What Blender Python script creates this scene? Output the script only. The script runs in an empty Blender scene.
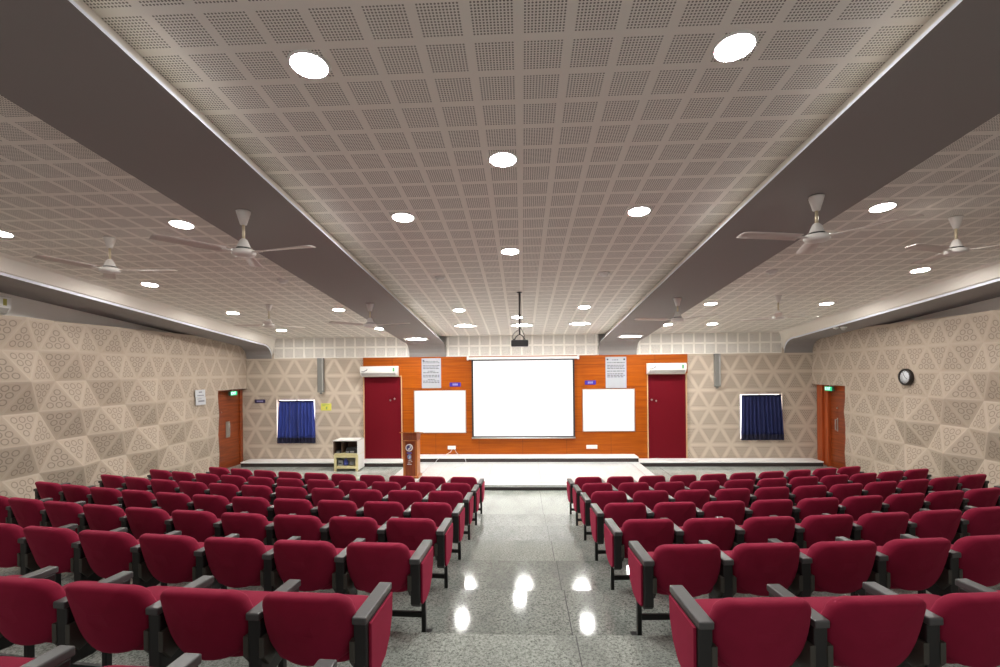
import bpy, bmesh, math, random
from mathutils import Vector, Matrix
random.seed(7)
PI = math.pi
scn = bpy.context.scene
COL = scn.collection

# ------------------------------------------------------------------ camera, world, exposure
ZC = 2.612
cam_d = bpy.data.cameras.new('camera')
cam = bpy.data.objects.new('camera', cam_d)
COL.objects.link(cam)
cam_d.sensor_width = 36.0
cam_d.lens = 483 * 36 / 1000.0
cam_d.shift_y = 36.5 / 1000.0
cam_d.clip_start = 0.05
cam.matrix_world = Matrix.Translation((0, 0, ZC)) @ Matrix.Rotation(.0455, 4, 'Z') @ Matrix.Rotation(PI / 2, 4, 'X') @ Matrix.Rotation(-.010, 4, 'Z')
scn.camera = cam

world = bpy.data.worlds.new('world')
scn.world = world
world.use_nodes = True
bg = world.node_tree.nodes['Background']
bg.inputs[0].default_value = (1.0, .97, .94, 1)
bg.inputs[1].default_value = .52

scn.view_settings.view_transform = 'Standard'
scn.view_settings.look = 'None'
scn.view_settings.exposure = 0.37
scn.view_settings.gamma = 1.0
scn.view_settings.use_curve_mapping = False

LAMP = 190.0        # radiance of the round downlight lenses
PANEL = 115.0       # radiance of the square stage fittings

# ------------------------------------------------------------------ shader helpers
def mat(name, color=(.5, .5, .5), rough=.5, metal=0.0, spec=None, emit=None, estr=0.0, coat=0.0):
    m = bpy.data.materials.new(name)
    m.use_nodes = True
    b = m.node_tree.nodes['Principled BSDF']
    b.inputs['Base Color'].default_value = (*color, 1)
    b.inputs['Roughness'].default_value = rough
    b.inputs['Metallic'].default_value = metal
    if spec is not None: b.inputs['Specular IOR Level'].default_value = spec
    if coat: b.inputs['Coat Weight'].default_value = coat
    if emit:
        b.inputs['Emission Color'].default_value = (*emit, 1)
        b.inputs['Emission Strength'].default_value = estr
    return m

class NT:
    """small node-graph writer"""
    def __init__(s, m):
        s.t = m.node_tree; s.b = s.t.nodes['Principled BSDF']
    def n(s, typ, **kw):
        o = s.t.nodes.new(typ)
        for k, v in kw.items(): setattr(o, k, v)
        return o
    def put(s, sock, v):
        if hasattr(v, 'is_linked') or hasattr(v, 'links'): s.t.links.new(v, sock)
        else: sock.default_value = v
    def m(s, op, a, b=None, c=None):
        o = s.n('ShaderNodeMath', operation=op)
        s.put(o.inputs[0], a)
        if b is not None: s.put(o.inputs[1], b)
        if c is not None: s.put(o.inputs[2], c)
        return o.outputs[0]
    def mix(s, f, a, b):
        o = s.n('ShaderNodeMix', data_type='RGBA')
        s.put(o.inputs[0], f)
        s.put(o.inputs[6], (*a, 1) if isinstance(a, tuple) else a)
        s.put(o.inputs[7], (*b, 1) if isinstance(b, tuple) else b)
        return o.outputs[2]
    def uv(s):
        o = s.n('ShaderNodeUVMap'); o.uv_map = 'UVMap'
        x = s.n('ShaderNodeSeparateXYZ'); s.t.links.new(o.outputs[0], x.inputs[0])
        return x.outputs[0], x.outputs[1]
    def obj(s):
        return s.n('ShaderNodeTexCoord').outputs['Object']
    def noise(s, vec, scale, detail=3, rough=.5, out=0):
        o = s.n('ShaderNodeTexNoise'); s.t.links.new(vec, o.inputs['Vector'])
        o.inputs['Scale'].default_value = scale; o.inputs['Detail'].default_value = detail
        o.inputs['Roughness'].default_value = rough
        return o.outputs[out]
    def mapping(s, vec, scale=(1, 1, 1), rot=(0, 0, 0)):
        o = s.n('ShaderNodeMapping'); s.t.links.new(vec, o.inputs['Vector'])
        o.inputs['Scale'].default_value = scale; o.inputs['Rotation'].default_value = rot
        return o.outputs[0]
    def ramp(s, f, stops):
        o = s.n('ShaderNodeValToRGB'); s.t.links.new(f, o.inputs[0])
        e = o.color_ramp.elements
        while len(e) < len(stops): e.new(.5)
        for i, (p, c) in enumerate(stops):
            e[i].position = p; e[i].color = (*c, 1)
        return o.outputs[0]
    def base(s, v): s.t.links.new(v, s.b.inputs['Base Color'])
    def bump(s, h, strength=.3, dist=.01):
        o = s.n('ShaderNodeBump'); o.inputs['Strength'].default_value = strength
        o.inputs['Distance'].default_value = dist
        s.t.links.new(h, o.inputs['Height']); s.t.links.new(o.outputs[0], s.b.inputs['Normal'])

M = {}
TILE = .2955
def tile_material():
    m = mat('perforated_gypsum', rough=.85); g = NT(m)
    u, v = g.uv()
    fu = g.m('FRACT', g.m('DIVIDE', u, TILE)); fv = g.m('FRACT', g.m('DIVIDE', v, TILE))
    nh = 12; edge = .09; cell = (1 - 2 * edge) / nh
    cu = g.m('DIVIDE', g.m('SUBTRACT', fu, edge), cell); cv = g.m('DIVIDE', g.m('SUBTRACT', fv, edge), cell)
    du = g.m('SUBTRACT', g.m('FRACT', cu), .5); dv = g.m('SUBTRACT', g.m('FRACT', cv), .5)
    d = g.m('SQRT', g.m('ADD', g.m('MULTIPLY', du, du), g.m('MULTIPLY', dv, dv)))
    hole = g.m('LESS_THAN', d, .30)
    inu = g.m('LESS_THAN', g.m('ABSOLUTE', g.m('SUBTRACT', fu, .5)), .5 - edge)
    inv = g.m('LESS_THAN', g.m('ABSOLUTE', g.m('SUBTRACT', fv, .5)), .5 - edge)
    h = g.m('MULTIPLY', hole, g.m('MULTIPLY', inu, inv))
    g.base(g.mix(h, (.87, .835, .77), (.19, .172, .153)))
    return m
M['tile'] = tile_material()
M['plaster'] = mat('cream_plaster', (.82, .77, .70), .7)
M['cove_white'] = mat('white_cove_paint', (.78, .81, .90), .4)
M['beam'] = mat('grey_brown_paint', (.275, .252, .245), .75)
M['upper_wall'] = mat('offwhite_wall_paint', (.80, .77, .73), .8)

def acoustic_material():
    """triangles with a 1-2-3 cluster of pressed rings; UV of every triangle is an equilateral one, side 1"""
    m = mat('pressed_acoustic_board', rough=.8); g = NT(m)
    u, v = g.uv()
    k = .8660254
    e1 = v
    e2 = g.m('SUBTRACT', g.m('MULTIPLY', u, k), g.m('MULTIPLY', v, .5))
    e3 = g.m('SUBTRACT', g.m('MULTIPLY', g.m('SUBTRACT', 1.0, u), k), g.m('MULTIPLY', v, .5))
    e = g.m('MINIMUM', e1, g.m('MINIMUM', e2, e3))        # distance to nearest side
    q = .215                                                 # ring spacing
    gy = .2887                                               # centroid height
    def lat(ou, ov):
        du = g.m('SUBTRACT', u, .5 + ou); dv = g.m('SUBTRACT', v, gy + ov)
        a = g.m('SUBTRACT', du, g.m('MULTIPLY', g.m('ROUND', g.m('DIVIDE', du, q)), q))
        b = g.m('SUBTRACT', dv, g.m('MULTIPLY', g.m('ROUND', g.m('DIVIDE', dv, q * 1.73205)), q * 1.73205))
        return g.m('SQRT', g.m('ADD', g.m('MULTIPLY', a, a), g.m('MULTIPLY', b, b)))
    # six rings: rows of 3, 2, 1 centred on the centroid
    oy = -q * k * 2 / 3
    d = g.m('MINIMUM', lat(0, oy), lat(q / 2, oy + q * k))
    ring = g.m('LESS_THAN', g.m('ABSOLUTE', g.m('SUBTRACT', d, .074)), .013)
    inner = g.m('GREATER_THAN', e, .075)
    ring = g.m('MULTIPLY', ring, inner)
    marg = g.m('LESS_THAN', e, .045)
    no = g.noise(g.obj(), 2.2, 3)
    body = g.mix(no, (.45, .365, .285), (.505, .415, .33))
    c = g.mix(marg, body, (.51, .422, .338))
    g.base(g.mix(ring, c, (.30, .24, .195)))
    g.bump(g.m('SUBTRACT', 1.0, g.m('MULTIPLY', ring, 1.0)), .25, .01)
    return m
M['acoustic'] = acoustic_material()

def flat_acoustic_material():
    m = mat('flat_acoustic_board', rough=.8); g = NT(m)
    u, v = g.uv()
    k = .8660254
    e1 = v
    e2 = g.m('SUBTRACT', g.m('MULTIPLY', u, k), g.m('MULTIPLY', v, .5))
    e3 = g.m('SUBTRACT', g.m('MULTIPLY', g.m('SUBTRACT', 1.0, u), k), g.m('MULTIPLY', v, .5))
    e = g.m('MINIMUM', e1, g.m('MINIMUM', e2, e3))
    q = .085
    def lat(ou, ov):
        du = g.m('SUBTRACT', u, ou); dv = g.m('SUBTRACT', v, ov)
        a = g.m('SUBTRACT', du, g.m('MULTIPLY', g.m('ROUND', g.m('DIVIDE', du, q)), q))
        b = g.m('SUBTRACT', dv, g.m('MULTIPLY', g.m('ROUND', g.m('DIVIDE', dv, q * 1.73205)), q * 1.73205))
        return g.m('SQRT', g.m('ADD', g.m('MULTIPLY', a, a), g.m('MULTIPLY', b, b)))
    d = g.m('MINIMUM', lat(.5, .2887), lat(.5 + q / 2, .2887 + q * k))
    dot = g.m('MULTIPLY', g.m('LESS_THAN', d, .027), g.m('GREATER_THAN', e, .085))
    marg = g.m('LESS_THAN', e, .050)
    no = g.noise(g.obj(), 1.6, 3)
    body = g.mix(no, (.53, .435, .345), (.58, .485, .39))
    c = g.mix(marg, body, (.615, .525, .425))
    g.base(g.mix(dot, c, (.29, .235, .19)))
    return m
M['acoustic_flat'] = flat_acoustic_material()

def granite(name, ca, cb, cv, rough, scale=1.0, seam=None):
    m = mat(name, rough=rough, spec=.5); g = NT(m)
    o = g.obj()
    sp = g.noise(o, 120 * scale, 2, .7)
    sp2 = g.noise(o, 46 * scale, 2, .6)
    vein = g.noise(g.mapping(o, (1.2, .5, 1), (0, 0, .5)), 2.2 * scale, 5, .62)
    f = g.m('ADD', g.m('MULTIPLY', sp, .55), g.m('MULTIPLY', sp2, .45))
    c = g.ramp(f, [(.36, cb), (.56, ca)])
    vv = g.ramp(vein, [(.45, (0, 0, 0)), (.62, (1, 1, 1))])
    o2 = g.n('ShaderNodeRGBToBW'); g.t.links.new(vv, o2.inputs[0])
    c = g.mix(g.m('MULTIPLY', o2.outputs[0], .45), c, cv)
    if seam:
        x = g.n('ShaderNodeSeparateXYZ'); g.t.links.new(o, x.inputs[0])
        s = g.m('LESS_THAN', g.m('ABSOLUTE', g.m('SUBTRACT', g.m('FRACT', g.m('DIVIDE', g.m('ADD', x.outputs[0], seam[1]), seam[0])), .5)), .004 / seam[0])
        c = g.mix(s, c, (.12, .12, .12) if name.startswith('pol') else (.55, .55, .55))
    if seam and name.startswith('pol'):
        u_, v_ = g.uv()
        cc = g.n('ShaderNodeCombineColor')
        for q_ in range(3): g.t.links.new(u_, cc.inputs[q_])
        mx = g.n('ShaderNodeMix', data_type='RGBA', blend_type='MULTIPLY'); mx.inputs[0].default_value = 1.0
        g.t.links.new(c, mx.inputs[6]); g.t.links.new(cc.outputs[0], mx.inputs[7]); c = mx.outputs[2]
    g.base(c)
    return m
M['granite'] = granite('polished_grey_granite', (.42, .445, .405), (.085, .092, .083), (.17, .182, .168), .075, 1.0, (1.62, .45))
M['granite_edge'] = mat('granite_nosing', (.34, .35, .33), .25)
M['marble'] = granite('white_stage_marble', (.82, .83, .82), (.64, .65, .65), (.60, .62, .62), .10, .35, (1.2, .2))
M['white_stone'] = mat('white_stone_ledge', (.95, .95, .94), .22)
M['alu_grey'] = mat('grey_stone_inlay', (.16, .16, .17), .3)
M['dark_skirt'] = mat('dark_granite_skirting', (.045, .034, .034), .22)

def wood(name, ca, cb, rough=.32, vertical=False, seam=None, coat=.2):
    m = mat(name, rough=rough, coat=coat); g = NT(m)
    g.b.inputs['Coat Roughness'].default_value = .25
    o = g.obj()
    mp = g.mapping(o, (14, 14, .9) if vertical else (.8, .8, 16))
    n1 = g.noise(mp, 1.6, 5, .6)
    c = g.ramp(n1, [(.34, cb), (.66, ca)])
    if seam:
        x = g.n('ShaderNodeSeparateXYZ'); g.t.links.new(o, x.inputs[0])
        s1 = g.m('LESS_THAN', g.m('ABSOLUTE', g.m('SUBTRACT', g.m('FRACT', g.m('DIVIDE', g.m('ADD', x.outputs[0], seam[1]), seam[0])), .5)), .005 / seam[0])
        s2 = g.m('LESS_THAN', g.m('ABSOLUTE', g.m('SUBTRACT', g.m('FRACT', g.m('DIVIDE', g.m('ADD', x.outputs[2], seam[3]), seam[2])), .5)), .005 / seam[2])
        c = g.mix(g.m('MAXIMUM', s1, s2), c, (.16, .035, .008))
    g.base(c)
    return m
M['panel_wood'] = wood('orange_veneer', (.40, .092, .003), (.28, .054, .002), .42, False, (1.22, .61, .62, .05), 0)
M['panel_wood'].node_tree.nodes['Principled BSDF'].inputs['Specular IOR Level'].default_value = .2
M['door_wood'] = wood('red_brown_veneer', (.30, .060, .012), (.17, .030, .006), .3, coat=.05)
M['jamb_wood'] = wood('door_jamb_veneer', (.46, .09, .02), (.33, .06, .014), .3, True)  # orange light on the right door's jamb, put into the veneer colour
M['lectern_wood'] = wood('lectern_teak', (.27, .048, .007), (.17, .028, .004), .45, True, coat=0)
M['lectern_edge'] = wood('lectern_light_edge', (.44, .14, .030), (.32, .095, .018), .4, True, coat=0)
M['maroon_door'] = mat('maroon_door_paint', (.135, .003, .009), .65, spec=.12)
M['trim_wood'] = mat('pale_door_trim', (.60, .37, .20), .5)

def fabric():
    m = mat('maroon_seat_fabric', (.30, .012, .036), .85, spec=.25); g = NT(m)
    o = g.obj()
    n = g.noise(o, 9, 3)
    g.base(g.mix(n, (.205, .006, .027), (.285, .009, .043)))
    g.b.inputs['Sheen Weight'].default_value = .28
    g.b.inputs['Sheen Tint'].default_value = (1.0, .10, .22, 1)
    g.b.inputs['Sheen Roughness'].default_value = .45
    g.bump(g.noise(o, 420, 2), .12, .002)
    return m
M['fabric'] = fabric()
M['black_plastic'] = mat('black_moulded_plastic', (.014, .013, .013), .42)
M['arm_grey'] = mat('charcoal_arm_pad', (.070, .068, .069), .36)
M['black_steel'] = mat('black_painted_steel', (.012, .012, .012), .4)
M['olive_steel'] = mat('dark_olive_bracket_paint', (.06, .055, .045), .45)

M['white_gloss'] = mat('white_fan_enamel', (.74, .70, .66), .3)
M['cream_blade'] = mat('cream_fan_blade', (.62, .54, .50), .4)
M['brass_rod'] = mat('pale_brass_rod', (.62, .52, .36), .35, .3)
M['dark_gap'] = mat('dark_plastic', (.03, .028, .026), .5)
M['lens'] = mat('lit_lamp_lens', (.9, .9, .9), .3, emit=(1.0, .985, .945), estr=LAMP)
M['spot_lens'] = mat('lit_spot_lens', (.9, .9, .9), .3, emit=(1.0, .97, .92), estr=25)
M['panel_lens'] = mat('lit_panel_lens', (.9, .9, .9), .3, emit=(1.0, .985, .955), estr=PANEL)
M['white_metal'] = mat('white_painted_metal', (.78, .77, .74), .4)
M['ac_white'] = mat('white_ac_plastic', (.80, .80, .77), .35)
M['ac_grey'] = mat('grey_ac_louvre', (.42, .40, .37), .4)
M['label_yellow'] = mat('yellow_green_rating_label', (.40, .36, .06), .5)
M['label_green'] = mat('green_rating_label', (.10, .34, .13), .5)
M['ink'] = mat('dark_print', (.045, .045, .06), .6)
M['notice_ink'] = mat('dark_grey_notice_print', (.11, .11, .125), .7)
M['ink_grey'] = mat('grey_print', (.28, .28, .31), .7)
M['paper'] = mat('white_paper', (.62, .63, .66), .6)
M['notice_paper'] = mat('grey_white_notice_sheet', (.36, .37, .40), .6)
M['whiteboard'] = mat('whiteboard_enamel', (.86, .87, .86), .18)
M['screen'] = mat('matte_projection_fabric', (.90, .905, .925), .6)
M['screen_black'] = mat('black_screen_border', (.012, .012, .016), .6)
M['alu'] = mat('brushed_aluminium', (.62, .62, .62), .35, .8)
M['steel'] = mat('satin_steel', (.55, .53, .50), .3, .9)
M['grey_duct'] = mat('grey_duct_paint', (.22, .215, .20), .5)
M['duct_lip'] = mat('pale_duct_lip', (.42, .41, .39), .5)
M['blue_sign'] = mat('violet_blue_sign', (.045, .016, .30), .45)
M['navy_sign'] = mat('dark_navy_sign', (.035, .025, .085), .4)
M['sign_white'] = mat('sign_white_letters', (.34, .32, .58), .5)
M['yellow_paper'] = mat('yellow_paper', (.72, .68, .12), .6)
M['exit_green'] = mat('lit_green_exit_face', (.01, .35, .14), .4, emit=(.02, .62, .27), estr=.75)
M['exit_white'] = mat('lit_exit_letters', (.8, .9, .85), .4, emit=(.75, 1.0, .88), estr=1.1)
M['exit_case'] = mat('dark_exit_case', (.03, .10, .06), .5)
M['daylight'] = mat('daylit_window_glass', (.8, .8, .8), .2, emit=(1.0, .98, .96), estr=5.0)
M['window_frame'] = mat('pale_window_frame', (.72, .60, .52), .5)
def backlit_curtain_mat():
    m = mat('royal_blue_curtain_cloth', (.012, .024, .20), .75); g = NT(m)
    g.base(g.mix(g.noise(g.mapping(g.obj(), (26, 26, 2)), 1.0, 3), (.004, .008, .07), (.035, .075, .48)))  # window light and shaded folds painted as bright and dark streaks
    g.b.inputs['Sheen Weight'].default_value = .2
    return m
M['curtain'] = backlit_curtain_mat()
M['curtain_navy'] = mat('navy_curtain_cloth', (.008, .014, .085), .75)
M['curtain_dark'] = mat('dark_navy_hem', (.010, .010, .035), .8)
M['cream_cab'] = mat('cream_laminate', (.74, .66, .36), .5)
M['white_cab'] = mat('white_laminate', (.82, .82, .79), .4)
M['cab_inside'] = mat('brown_cabinet_lining', (.10, .055, .035), .6)
M['device_black'] = mat('black_device_case', (.02, .02, .022), .4)
M['device_grey'] = mat('grey_device_case', (.35, .36, .38), .4)
M['blue_plastic'] = mat('blue_plastic', (.07, .09, .40), .4)
M['seal_white'] = mat('seal_white', (.70, .66, .66), .5)
M['seal_navy'] = mat('seal_navy', (.055, .045, .16), .5)
M['emblem_blue'] = mat('emblem_blue', (.16, .24, .42), .5)
M['clock_face'] = mat('clock_face', (.72, .74, .78), .3)
M['clock_rim'] = mat('black_brown_clock_rim', (.018, .012, .010), .35)
M['cable_grey'] = mat('pale_grey_cable', (.55, .54, .56), .5)
M['cable_black'] = mat('black_cable', (.02, .02, .02), .5)

# ------------------------------------------------------------------ mesh helpers
class MB:
    def __init__(s):
        s.bm = bmesh.new(); s.uvl = None; s.mi = 0; s.mats = []
    def use(s, m):
        if m not in s.mats: s.mats.append(m)
        s.mi = s.mats.index(m)
        return s
    def quad(s, *pts, uv=None, smooth=False):
        vs = [s.bm.verts.new(p) for p in pts]
        f = s.bm.faces.new(vs); f.material_index = s.mi; f.smooth = smooth
        if uv:
            if s.uvl is None: s.uvl = s.bm.loops.layers.uv.new('UVMap')
            for l, c in zip(f.loops, uv): l[s.uvl].uv = c
        return f
    def box(s, lo, hi, bev=0.0, seg=1, mtx=None):
        c = [(a + b) / 2 for a, b in zip(lo, hi)]; d = [abs(b - a) for a, b in zip(lo, hi)]
        t = bmesh.new()
        bmesh.ops.create_cube(t, size=1.0)
        for v in t.verts: v.co = Vector((v.co.x * d[0] + c[0], v.co.y * d[1] + c[1], v.co.z * d[2] + c[2]))
        if bev > 0:
            bmesh.ops.bevel(t, geom=t.edges[:], offset=min(bev, min(d) * .45), segments=seg, affect='EDGES', profile=.5)
        s.absorb(t, mtx, smooth=False)
        return s
    def absorb(s, t, mtx=None, smooth=False):
        mp = {}
        for v in t.verts:
            co = mtx @ v.co if mtx is not None else v.co
            mp[v] = s.bm.verts.new(co)
        for f in t.faces:
            nf = s.bm.faces.new([mp[v] for v in f.verts]); nf.material_index = s.mi; nf.smooth = smooth or f.smooth
        t.free()
    def ring_stack(s, rings, cap0=True, cap1=True, smooth=True, closed=True):
        R = [[s.bm.verts.new(p) for p in r] for r in rings]
        n = len(R[0])
        for a, b in zip(R, R[1:]):
            for i in range(n if closed else n - 1):
                j = (i + 1) % n
                f = s.bm.faces.new((a[i], a[j], b[j], b[i])); f.material_index = s.mi; f.smooth = smooth
        if cap0: f = s.bm.faces.new(R[0][::-1]); f.material_index = s.mi
        if cap1: f = s.bm.faces.new(R[-1]); f.material_index = s.mi
        return s
    def lathe(s, prof, o=(0, 0, 0), n=24, axis='Z', smooth=True):
        rings = []
        for r, h in prof:
            ring = []
            for i in range(n):
                a = 2 * PI * i / n
                x, y = r * math.cos(a), r * math.sin(a)
                p = (x, y, h) if axis == 'Z' else ((x, h, y) if axis == 'Y' else (h, x, y))
                ring.append((p[0] + o[0], p[1] + o[1], p[2] + o[2]))
            rings.append(ring)
        return s.ring_stack(rings, smooth=smooth)
    def tube(s, pts, r, n=8, cap=True):
        P = [Vector(p) for p in pts]
        rings = []; prev = None
        for i, p in enumerate(P):
            d = (P[min(i + 1, len(P) - 1)] - P[max(i - 1, 0)]).normalized()
            up = prev if prev is not None else (Vector((0, 0, 1)) if abs(d.z) < .9 else Vector((1, 0, 0)))
            a = d.cross(up).normalized(); b = a.cross(d).normalized(); prev = b
            rr = r[i] if isinstance(r, (list, tuple)) else r
            rings.append([tuple(p + a * rr * math.cos(2 * PI * k / n) + b * rr * math.sin(2 * PI * k / n)) for k in range(n)])
        return s.ring_stack(rings, cap, cap)
    def prism(s, outline, axis, a, b, bev=0.0):
        """outline: 2D points; axis 'X','Y','Z' is the extrusion direction from a to b"""
        def p3(p, h):
            return (h, p[0], p[1]) if axis == 'X' else ((p[0], h, p[1]) if axis == 'Y' else (p[0], p[1], h))
        t = bmesh.new()
        A = [t.verts.new(p3(p, a)) for p in outline]; B = [t.verts.new(p3(p, b)) for p in outline]
        n = len(A)
        for i in range(n): t.faces.new((A[i], A[(i + 1) % n], B[(i + 1) % n], B[i]))
        fa = t.faces.new(A[::-1]); fb = t.faces.new(B)
        if bev > 0:
            bmesh.ops.bevel(t, geom=list(set(fa.edges[:] + fb.edges[:])), offset=bev, segments=2, affect='EDGES', profile=.5)
        s.absorb(t)
        return s
    def build(s, name, m=None, parent=None, loc=None, recalc=True):
        me = bpy.data.meshes.new(name)
        if recalc: bmesh.ops.recalc_face_normals(s.bm, faces=s.bm.faces[:])
        s.bm.to_mesh(me); s.bm.free()
        if m is not None and not s.mats: me.materials.append(m)
        for x in s.mats: me.materials.append(x)
        o = bpy.data.objects.new(name, me)
        COL.objects.link(o)
        if parent is not None: o.parent = parent
        if loc is not None: o.location = loc
        return o

def tag(o, label=None, cat=None, group=None, kind=None):
    if label: o['label'] = label
    if cat: o['category'] = cat
    if group: o['group'] = group
    if kind: o['kind'] = kind
    return o
def thing(name, label, cat, loc=(0, 0, 0), rz=0.0, group=None, kind=None):
    o = bpy.data.objects.new(name, None); COL.objects.link(o)
    o.empty_display_size = .1
    o.location = loc; o.rotation_euler = (0, 0, rz)
    return tag(o, label, cat, group, kind)
def struct(o, label, cat):
    return tag(o, label, cat, None, 'structure')
def copy_tree(o, parent=None):
    c = o.copy(); COL.objects.link(c)
    if parent is not None: c.parent = parent
    for ch in list(o.children): copy_tree(ch, c)
    return c
def text_mesh(txt, size, name, m, parent, mtx, depth=.002):
    cu = bpy.data.curves.new(name, 'FONT'); cu.body = txt; cu.size = size; cu.extrude = depth
    cu.align_x = 'CENTER'; cu.align_y = 'CENTER'
    t = bpy.data.objects.new(name, cu)
    me = bpy.data.meshes.new_from_object(t)
    bpy.data.objects.remove(t); bpy.data.curves.remove(cu)
    me.transform(mtx); me.materials.clear(); me.materials.append(m)
    o = bpy.data.objects.new(name, me); COL.objects.link(o); o.parent = parent
    return o
FRONT = Matrix.Rotation(PI / 2, 4, 'X')           # text facing -Y

# ------------------------------------------------------------------ room numbers
YW = 13.53                 # front wall
SL = .0932                 # fall of the ceiling towards the stage
def zceil(y, drop=0.0): return 4.844 - SL * y - drop
BD = .256                  # central beams' drop
SD = .267                  # side beams' drop
BX0, BX1 = 2.13, 3.17      # central beams: inner and outer edge
SX0, SX1 = 7.08, 8.14      # side beams
XW = 7.9                   # side wall skin
YB = -2.2                  # how far back the room is built
ZB = 3.0                   # top of the front wall cladding (foot of the bulkhead)

# ------------------------------------------------------------------ floor: curved terraces
XC = .007
ROWY = [1.27, 2.20, 3.235, 4.194, 5.160, 6.150, 7.118, 8.091]     # row 0 is the one cut by the frame
NOSE = [2.40, 3.42, 4.39, 5.37, 6.35, 7.33, 8.33]                   # nosing in front of row 0..6
def rowR(k): return 22.85 - .363 * (k - 1)
RISE = .1228
def floorz(k): return (7 - k) * RISE
def arcY(y0, R, x): return y0 + R - math.sqrt(R * R - (x - XC) ** 2)
xs = [-8.3 + 16.6 * i / 64 for i in range(65)]
fl = MB(); fl.use(M['granite'])
for k in range(0, 8):
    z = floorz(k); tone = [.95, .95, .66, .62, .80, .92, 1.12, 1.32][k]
    for a, b in zip(xs, xs[1:]):
        if k == 0: y0a = y0b = YB
        else: y0a, y0b = arcY(NOSE[k - 1], rowR(k), a), arcY(NOSE[k - 1], rowR(k), b)
        if k == 7: y1a = y1b = YW + .5
        else: y1a, y1b = arcY(NOSE[k], rowR(k + 1), a), arcY(NOSE[k], rowR(k + 1), b)
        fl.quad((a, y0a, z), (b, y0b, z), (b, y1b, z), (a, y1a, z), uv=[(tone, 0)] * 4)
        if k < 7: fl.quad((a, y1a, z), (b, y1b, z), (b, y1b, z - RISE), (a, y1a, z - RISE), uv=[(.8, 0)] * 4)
flo = fl.build('floor', recalc=False)
struct(flo, 'polished grey granite floor stepping down in curved terraces', 'floor')

# ------------------------------------------------------------------ ceiling
sl_len = math.sqrt(1 + SL * SL)
V0 = -2.859 * sl_len + TILE * .5        # phase of the tile rows
def ceil_strip(name, x0, x1, label, flip=0.0):
    b = MB(); b.use(M['tile'])
    y0, y1 = YB, YW
    uv = [(x0 + 30 * TILE + flip, y0 * sl_len + V0 + 60.5 * TILE), (x1 + 30 * TILE + flip, y0 * sl_len + V0 + 60.5 * TILE),
          (x1 + 30 * TILE + flip, y1 * sl_len + V0 + 60.5 * TILE), (x0 + 30 * TILE + flip, y1 * sl_len + V0 + 60.5 * TILE)]
    b.quad((x0, y0, zceil(y0)), (x1, y0, zceil(y0)), (x1, y1, zceil(y1)), (x0, y1, zceil(y1)), uv=uv)
    return struct(b.build(name, recalc=False), label, 'ceiling')
ceil_strip('ceiling', -2.33, 2.33, 'perforated tile ceiling over the centre aisle')
ceil_strip('ceiling_left', -SX0, -3.10, 'perforated tile ceiling over the left seat block')
ceil_strip('ceiling_right', 3.10, SX0, 'perforated tile ceiling over the right seat block')
# slab above everything, closes the room
b = MB(); b.box((-8.6, YB, 0), (8.6, YW + .3, .1))
for v in b.bm.verts: v.co.z += zceil(v.co.y) + .12
struct(b.build('ceiling_slab', M['upper_wall']), 'roof slab hidden above the ceiling tiles', 'ceiling')

def beam(sign, name, x0, x1, drop, label, cove, solid):
    """hollow downstand beam following the fall of the ceiling, its far end bent down to the wall cladding"""
    b = MB()
    ye = YW - .62
    n = 12
    # underside incl. the curved far end
    path = [(YB, zceil(YB, drop)), (ye, zceil(ye, drop))]
    z0 = zceil(ye, drop)
    for i in range(1, 7):
        t = i / 6
        path.append((ye + .60 * math.sin(t * PI / 2), z0 - (z0 - ZB) * (1 - math.cos(t * PI / 2)) ** 1.25))
    b.use(M['beam'])
    for (ya, za), (yb, zb) in zip(path, path[1:]):
        b.quad((sign * x0, ya, za), (sign * x1, ya, za), (sign * x1, yb, zb), (sign * x0, yb, zb), smooth=True)
        for x in ((x0, x1) if not cove else (x1,)):
            b.quad((sign * x, ya, za), (sign * x, yb, zb), (sign * x, yb, zceil(yb)), (sign * x, ya, zceil(ya)))
    if cove:
        prof = cove
        for (ya, za), (yb, zb) in zip(path, path[1:]):
            for i, ((xa, fa), (xb, fb)) in enumerate(zip(prof, prof[1:])):
                b.use(M['cove_white'] if i == 0 else M['plaster'])
                def P(x, f, y, z): return (sign * x, y, z + (zceil(y) - z) * f)
                b.quad(P(xa, fa, ya, za), P(xa, fa, yb, zb), P(xb, fb, yb, zb), P(xb, fb, ya, za), smooth=i > 0)
    return struct(b.build(name), label, 'beam')
cv = [(BX0, 0), (BX0 + .042, .24), (BX0 + .075, .30), (BX0 + .12, .50), (BX0 + .16, .74), (BX0 + .20, 1.0)]
beam(-1, 'beam_left', BX0, BX1, BD, 'grey brown ceiling beam running above the left side of the aisle', cv, True)
beam(1, 'beam_right', BX0, BX1, BD, 'grey brown ceiling beam running above the right side of the aisle', cv, True)
cs = [(SX0 + .07, 0), (SX0 + .07, .15), (SX0 + .04, .19), (SX0, .55), (SX0 - .03, .85), (SX0 - .08, 1.0)]
for s_, nm in ((-1, 'left'), (1, 'right')):
    beam(s_, 'beam_side_' + nm, SX0 + .07, SX1, SD, 'grey brown ceiling beam with white cove along the %s side wall' % nm, cs, True)

# bulkhead above the front wall: tiled bands between the beams
def bulk(name, x0, x1, label):
    b = MB(); b.use(M['tile'])
    zt = zceil(YW)
    uv = [(x0 + 60 * TILE, 0), (x1 + 60 * TILE, 0), (x1 + 60 * TILE, (zt - ZB)), (x0 + 60 * TILE, (zt - ZB))]
    y = YW - .02
    b.quad((x0, y, ZB), (x1, y, ZB), (x1, y, zt), (x0, y, zt), uv=uv)
    return struct(b.build(name, recalc=False), label, 'bulkhead')
bulk('trim_1', -BX0, BX0, 'perforated tile band above the projection screen')
bulk('trim_2', -SX0, -BX1, 'perforated tile band above the left curtained window')
bulk('trim_3', BX1, SX0, 'perforated tile band above the right curtained window')

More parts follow.
